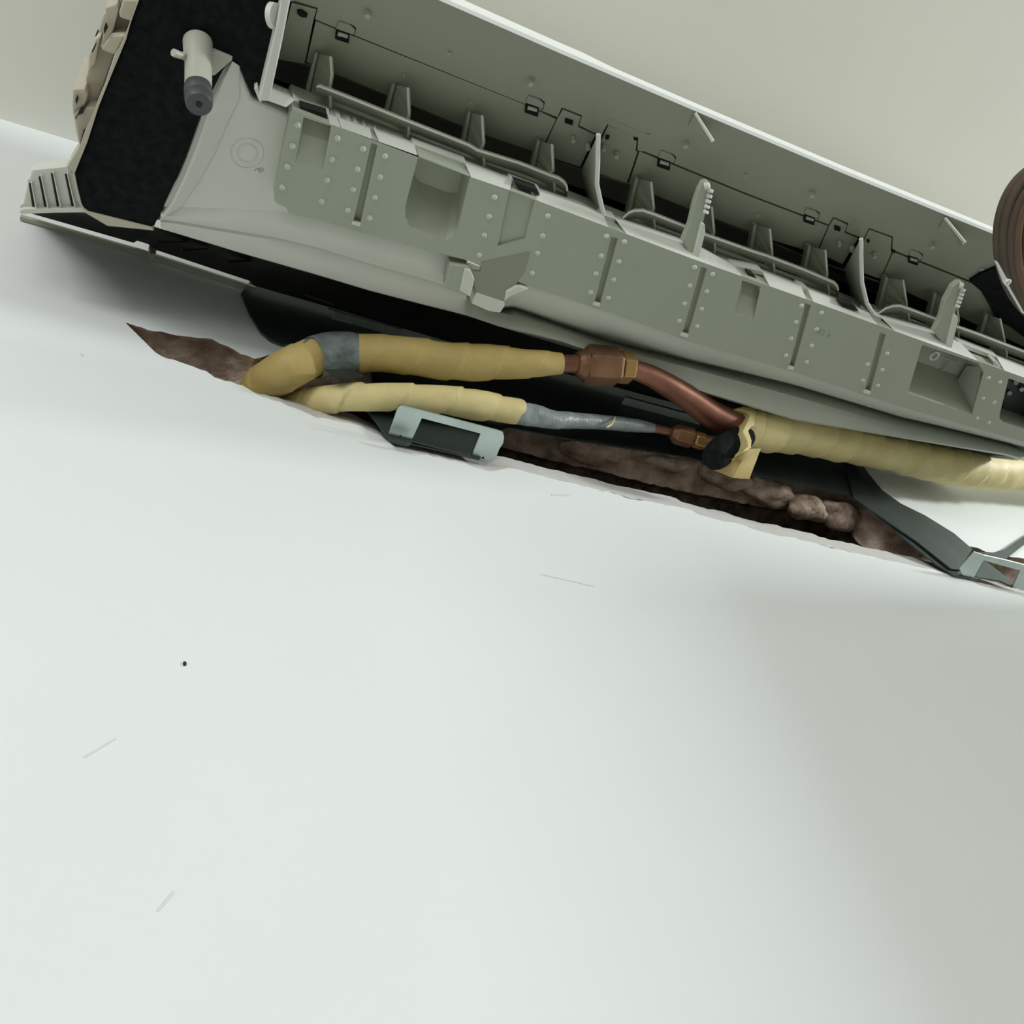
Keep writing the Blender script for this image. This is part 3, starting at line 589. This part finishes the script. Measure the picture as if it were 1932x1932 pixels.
# stays inside the right-hand pocket, and the motor end in the dark recess beyond
c = U(1763, 671, .640)
obj('pocket_ring', tube([(c.x + .0042 * math.cos(a * math.pi / 10), c.y + .0042 * math.sin(a * math.pi / 10), c.z, .0013) for a in range(21)], seg=8, per=1, caps=False), M_PLW, strip, smooth=True)
obj('pocket_stay', tube([(*U(1772, 672, .641), .0009), (*U(1805, 683, .648), .0009)], seg=8, per=1), M_PL, strip, smooth=True)
obj('pocket_stay', tube([(*U(1796, 681, .646), .0008), (*U(1776, 700, .650), .0008)], seg=8, per=1), M_PL, strip, smooth=True)
obj('pocket_curve', loft([[U(x, y, .648) for x, y in CR((980, 1320), (800, 1600), (700, 1900), (860, 2100))], [U(x, y, .624) for x, y in CR((1230, 1330), (1190, 1600), (1100, 1950), (1060, 2130))]]), M_PL, strip, smooth=True)
obj('motor_end', prismU([(1893, 712), (1990, 745), (1970, 830), (1930, 812), (1893, 790)], .652, .01), M_RUBBER, AC, label='black motor end in the dark recess')
for x, y, r in ((1905, 742, 5), (1928, 735, 5), (1917, 722, 5)):
    obj('motor_screw', tube([TU(x, y, .650, r), TU(x, y, .647, r * .8)], seg=10, per=1), M_STEEL, AC)
obj('end_clip', prismU(CR((1420, 1240), (1480, 1240), (1560, 1350), (1540, 1480), (1420, 1470), (1440, 1350)), .624, .012), M_PLW, AC, bevel=.0006)
obj('end_clip', prismU(CR((1540, 1490), (1590, 1400), (1680, 1530), (1640, 1560)), .621, .01), M_PLW, AC, bevel=.0006)
obj('painted_contact_shadow', prism([PL(x, y, .003) for x, y in ((1828, 526), (1846, 514), (1880, 500), (1905, 520), (1935, 552), (1960, 640), (1932, 632), (1905, 612), (1880, 600), (1862, 566), (1850, 545))], PN * .003), M_FOAM, AC, label='painted black contact shadow at the right end of the panel')  # dark sheet painted in for the soft contact shadow by the cables

# ================================================================== MOUNTING PLATE
MP = thing('mounting_plate', W(900, 640, 0), 'galvanised mounting plate toned dark for shade on the wall behind the pipes, with two hook tabs', 'bracket')
pl_ = [(480, 520), (455, 553), (470, 590), (492, 625), (510, 640), (530, 648), (600, 655), (700, 690), (705, 760), (722, 818), (735, 828), (800, 842), (870, 858), (905, 866), (935, 815), (960, 806), (1100, 832), (1300, 862), (1423, 897), (1545, 921), (1600, 934), (1612, 942), (1640, 958), (1700, 1010), (1765, 1063), (1800, 1085), (1850, 1094), (1815, 1064), (1835, 1036), (1800, 1006), (1745, 972), (1700, 950), (1665, 925), (1640, 895), (1610, 850), (1560, 770), (1500, 730), (900, 570)]
sheet = obj('sheet', prism([W(x, y, -.0035) for x, y in pl_], (0, .0016, 0)), M_STEELP, MP, label='zinc sheet with shade in its colour')
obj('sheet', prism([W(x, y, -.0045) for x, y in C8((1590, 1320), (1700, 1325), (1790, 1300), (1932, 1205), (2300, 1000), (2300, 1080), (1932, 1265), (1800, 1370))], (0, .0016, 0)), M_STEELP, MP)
obj('stiffening_bead', prism([W(x, y, -.006) for x, y in C8((880, 905), (930, 900), (1002, 955), (985, 972))], (0, .003, 0)), M_STEEL, sheet)
obj('stiffening_bead', prism([W(x, y, -.006) for x, y in C8((1150, 1200), (1170, 1195), (1420, 1400), (1400, 1410))], (0, .003, 0)), M_STEELP, sheet)
for (x0_, y0_), (x1_, y1_), w in (((1180, 748), (1328, 788), 1.6), ((632, 586), (760, 620), 1)):
    obj('sheet_fold', prism([W(x0_, y0_ - w, -.012), W(x1_, y1_ - w, -.012), W(x1_, y1_ + w, -.012), W(x0_, y0_ + w, -.012)], (0, .009, 0)), M_STEEL, sheet)
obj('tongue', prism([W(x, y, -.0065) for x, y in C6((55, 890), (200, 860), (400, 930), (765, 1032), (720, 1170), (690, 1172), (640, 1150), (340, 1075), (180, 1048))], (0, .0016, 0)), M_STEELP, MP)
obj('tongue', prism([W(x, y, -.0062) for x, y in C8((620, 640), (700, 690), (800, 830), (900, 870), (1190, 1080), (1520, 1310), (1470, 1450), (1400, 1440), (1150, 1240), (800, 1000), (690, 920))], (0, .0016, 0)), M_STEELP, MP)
def tab(poly, hole, px0, name='hook_tab'):
    h = W(*px0, -.004).z - ZC
    bm = plate_holes([U(x, y, h) for x, y in poly], [], up(.0016), None) if not hole else None
    ov = [U(x, y, h) for x, y in poly]; bm = bmesh.new()
    fa = prism(ov, (0, 0, .0016), bm)
    return obj(name, bm, M_STEEL, MP, bevel=.0004, label='pale zinc hook tab shaped like a frame')
tab(C6((180, 1045), (235, 885), (250, 862), (275, 850), (310, 856), (900, 1010), (928, 1022), (936, 1050), (930, 1092), (905, 1130), (892, 1165), (862, 1216), (812, 1200), (800, 1178), (782, 1192), (722, 1178), (782, 1030), (400, 930), (332, 1078), (270, 1060), (262, 1036), (245, 1058)), None, (750, 828))
bm = prism([W(x, y, -.0105) for x, y in C6((180, 1045), (335, 1082), (300, 1086), (200, 1058))], (0, .004, .0))
obj('tab_edge', bm, M_STEELP, MP)
tab(C8((1462, 1442), (1570, 1320), (1640, 1342), (1790, 1375), (1932, 1412), (2300, 1500), (2240, 1700), (2120, 1660), (2180, 1530), (1890, 1450), (1932, 1460), (1850, 1570), (1905, 1600), (1990, 1600), (2050, 1480), (1640, 1382), (1572, 1500), (1530, 1510), (1480, 1490)), None, (1830, 1085)) if False else \
tab(C8((1462, 1442), (1570, 1320), (1640, 1342), (1790, 1375), (1932, 1412), (2040, 1440), (2060, 1470), (1990, 1610), (1910, 1600), (1852, 1570), (1905, 1455), (1640, 1382), (1572, 1500), (1530, 1510), (1480, 1490)), None, (1830, 1088))
obj('tongue', prism([W(x, y, -.0035) for x, y in C8((1575, 1500), (1640, 1385), (1700, 1420), (1850, 1540), (1850, 1575), (1760, 1530))], (0, .0016, 0)), M_STEELP, MP)

# ================================================================== PIPES
P1 = thing('insulated_pipe', W(800, 672, -.035), 'ochre taped pipe with grey tape band and brown flare nut, upper of two', 'pipe')
up1 = [T(470, 768, .034, 33), T(497, 726, .012, 37), T(545, 696, -.012, 39), T(600, 671, -.024, 36), T(660, 667, -.030, 36), T(750, 669, -.040, 35.5), T(850, 682, -.047, 35.5), T(930, 684, -.055, 33.5), T(985, 686, -.062, 28), T(1025, 686, -.068, 24), T(1059, 686, -.072, 20.5)]
obj('tape_wrap', tube(up1, seg=36, per=24, wrap=.034, wamp=.06, lump=.05), M_YEL, P1, smooth=True, label='ochre tape wrapping')
obj('tape_band', tube([T(591, 675, -.0235, 35), T(594, 674, -.0235, 40.5), T(630, 667.5, -.027, 41), T(664, 667, -.030, 40), T(667, 667, -.030, 35)], seg=36, per=5, lump=.03), M_GTAPE, P1, smooth=True, label='dark grey duct tape band')
obj('tape_tail', prism([W(x, y, -.03) for x, y in ((612, 698), (662, 697), (688, 710), (664, 714), (630, 713))], (0, .001, .002)), M_BACK, P1)
obj('copper_stub', tube([T(1050, 686, -.071, 17), T(1105, 686.5, -.075, 17)], seg=24, per=1), M_COP, P1, smooth=True, label='short bare copper pipe')
a = T(1088, 686, -.074, 1); b = T(1168, 692, -.080, 1)
def ax(t, r): return tuple(a[i] + (b[i] - a[i]) * t for i in range(3)) + (r * .00045,)
bm = tube([ax(-.02, 20), ax(.08, 27), ax(.2, 30)], seg=20, per=1)
tube([ax(.18, 34), ax(.26, 39), ax(.88, 39), ax(.96, 35)], seg=6, per=1, bm=bm)
nut = obj('flare_nut', bm, M_BRASS, P1, bevel=.0008, label='tarnished brown brass flare nut')
CP = thing('copper_pipe', W(1280, 740, -.045), 'bare bent copper pipe from the brown flare nut to the pale bundle', 'pipe')
obj('tube', tube([T(1188, 695, -.081, 18), T(1225, 708, -.079, 20), T(1260, 727, -.074, 22), T(1300, 752, -.065, 24), T(1345, 783, -.054, 26), T(1400, 806, -.046, 27), T(1440, 815, -.044, 25)], seg=28, per=8), M_COP, CP, smooth=True)
obj('union_nut', tube([ax(1.0, 30), ax(1.03, 32), ax(1.26, 32), ax(1.30, 27)], seg=6, per=1), M_BRASS2, CP, bevel=.0006, label='yellow brass union nut')
P2 = thing('insulated_pipe', W(800, 752, -.03), 'pale taped pipe ending in silver grey tape and small nut, lower of two', 'pipe')
lo2 = [T(520, 772, .030, 24), T(575, 758, .014, 25), T(630, 752, -.006, 27), T(690, 749, -.018, 27), T(750, 749, -.022, 25.5), T(820, 753, -.024, 27), T(880, 761, -.025, 29), T(915, 765, -.026, 28), T(938, 768, -.026, 25)]
obj('tape_wrap', tube(lo2, seg=36, per=30, wrap=.042, wamp=.13, lump=.05), M_YEL2, P2, smooth=True, label='pale yellow tape wrapping')
obj('tape_end', tube([T(915, 767, -.026, 24), T(960, 774, -.027, 25), T(980, 777, -.027, 24), T(985, 778, -.027, 20)], seg=30, per=5, lump=.03), M_YEL2, P2, smooth=True)
obj('grey_wrap', tube([T(975, 779, -.027, 21), T(1010, 785, -.027, 21), T(1045, 792, -.027, 17.5), T(1070, 793, -.027, 16.5), T(1100, 794, -.027, 15), T(1150, 798, -.027, 14), T(1200, 803, -.028, 12.5), T(1234, 808, -.028, 9)], seg=26, per=9, wrap=.03, wamp=.05, lump=.07), M_GTAPE2, P2, smooth=True, label='silver grey tape wrapping')
obj('yellow_thread', tube([T(1145, 806, -.0345, 2), T(1153, 801, -.0352, 2.5), T(1157, 794, -.0352, 2), T(1160, 787, -.034, 1.5)], seg=8, per=4), M_YEL2, P2, smooth=True)
obj('copper_stub', tube([T(1228, 807, -.028, 8.5), T(1275, 816, -.030, 8.5)], seg=18, per=1), M_COP, P2, smooth=True)
a = T(1268, 816, -.030, 1); b = T(1312, 829, -.032, 1)
bm = tube([ax(-.05, 12), ax(.1, 18)], seg=18, per=1); tube([ax(.05, 18), ax(.2, 22), ax(.8, 22), ax(.9, 19)], seg=6, per=1, bm=bm)
obj('flare_nut', bm, M_BRASS, P2, bevel=.0006, label='small brown brass flare nut')
obj('union_nut', tube([ax(.92, 16), ax(1.0, 18), ax(1.35, 18), ax(1.4, 15)], seg=6, per=1), M_BRASS2, P2, bevel=.0005)
obj('elbow', tube([T(1318, 832, -.032, 13), T(1345, 838, -.034, 16), T(1380, 842, -.036, 18)], seg=16, per=6), M_BRASS, P2, smooth=True)
P3 = thing('pipe_bundle', W(1700, 857, -.045), 'thick pale yellow taped pipe bundle running to the right edge under the unit', 'pipe')
bu = [T(1384, 806, -.044, 38), T(1440, 813, -.045, 38.5), T(1500, 820, -.045, 36.5), T(1570, 834, -.045, 34), T(1630, 845, -.045, 33.5), T(1690, 857, -.045, 34), T(1750, 870, -.045, 36), T(1800, 879, -.045, 38), T(1870, 888, -.045, 36), T(1932, 891, -.045, 34), T(2050, 905, -.045, 34), T(2160, 925, -.045, 34)]
obj('tape_wrap', tube(bu, seg=40, per=34, wrap=.034, wamp=.12, lump=.05), M_YEL2, P3, smooth=True, label='pale yellow spiral tape wrapping')
obj('black_sleeve', tube([T(1405, 822, -.043, 22), T(1390, 834, -.045, 27), T(1370, 846, -.046, 30), T(1352, 860, -.046, 27), T(1345, 866, -.045, 23)], seg=26, per=6, lump=.05), M_FOAM, P3, smooth=True, label='black foam sleeve sticking out of the bundle')
KK = lambda *p: cvt(8.782, 1300, 740, p)
obj('torn_tape', prism([W(x, y, -.066) for x, y in KK((765, 275), (900, 235), (1100, 260), (1110, 330), (1085, 420), (1090, 545), (1040, 560), (985, 640), (1040, 800), (1030, 920), (905, 990), (915, 950), (975, 890), (965, 800), (890, 650), (930, 570), (990, 440), (1010, 370), (960, 330))], (0, .012, .006)), M_YEL2, P3, bevel=.0006, label='torn curled tape edge')
obj('tape_skirt', loft([[W(x, y, yy) for (x, y), yy in zip(KK((1190, 930), (1110, 1150), (1040, 1330), (1000, 1440)), (-.05, -.046, -.04, -.034))], [W(x, y, yy) for (x, y), yy in zip(KK((1000, 940), (900, 1100), (800, 1280), (720, 1420)), (-.062, -.055, -.046, -.036))], [W(x, y, yy) for (x, y), yy in zip(KK((900, 990), (700, 1110), (530, 1200), (400, 1290)), (-.06, -.05, -.04, -.03))]]), M_YEL, P3, smooth=True, label='ochre flap of tape hanging below the bundle')

# ================================================================== CABLE LOOP at the right edge
CL = thing('cable_loop', U(1990, 480, .575), 'loop of brown cables hanging by the right end of the unit', 'cable')
def arc(cx, cy, rx, ry, h, hw, rot=0, n=40):
    pts = []
    for i in range(n + 1):
        a = 2 * math.pi * i / n; x = rx * math.cos(a); y = ry * math.sin(a)
        pts.append(TU(cx + x * math.cos(rot) - y * math.sin(rot), cy + x * math.sin(rot) + y * math.cos(rot), h + .006 * math.sin(a), hw))
    return pts
for cx, cy, rx, ry, h, hw, m in ((1995, 462, 112, 155, .575, 9, M_CABLE), (2002, 470, 108, 160, .570, 8, M_CABLE), (2002, 476, 94, 150, .568, 9, M_CABLE), (2010, 482, 90, 152, .566, 8, M_CABLE2), (2014, 492, 80, 150, .570, 9, M_CABLE2), (2008, 455, 104, 135, .580, 8, M_CABLE), (2016, 480, 68, 130, .576, 9, M_CABLE)):
    obj('cable', tube(arc(cx, cy, rx, ry, h, hw, -.12), seg=14, per=2, caps=False), m, CL, smooth=True)
ct = obj('cable_tie', prism([U(x, y, .556) for x, y in C4((1738, 722), (1752, 728), (1812, 838), (1830, 850), (1822, 880), (1835, 905), (1935, 1080), (1925, 1085), (1815, 895), (1797, 880))], (0, 0, .003)), M_WHITE, CL, label='thin white plastic strap with an eyelet')
c = U(1412 + 1818 / 3.715, 300 + 864 / 3.715, .5555)
obj('eyelet', tube([(c.x + .0022 * math.cos(k * math.pi / 8), c.y + .0022 * math.sin(k * math.pi / 8), c.z, .0007) for k in range(17)], seg=6, per=1, caps=False), M_WHITE, ct)
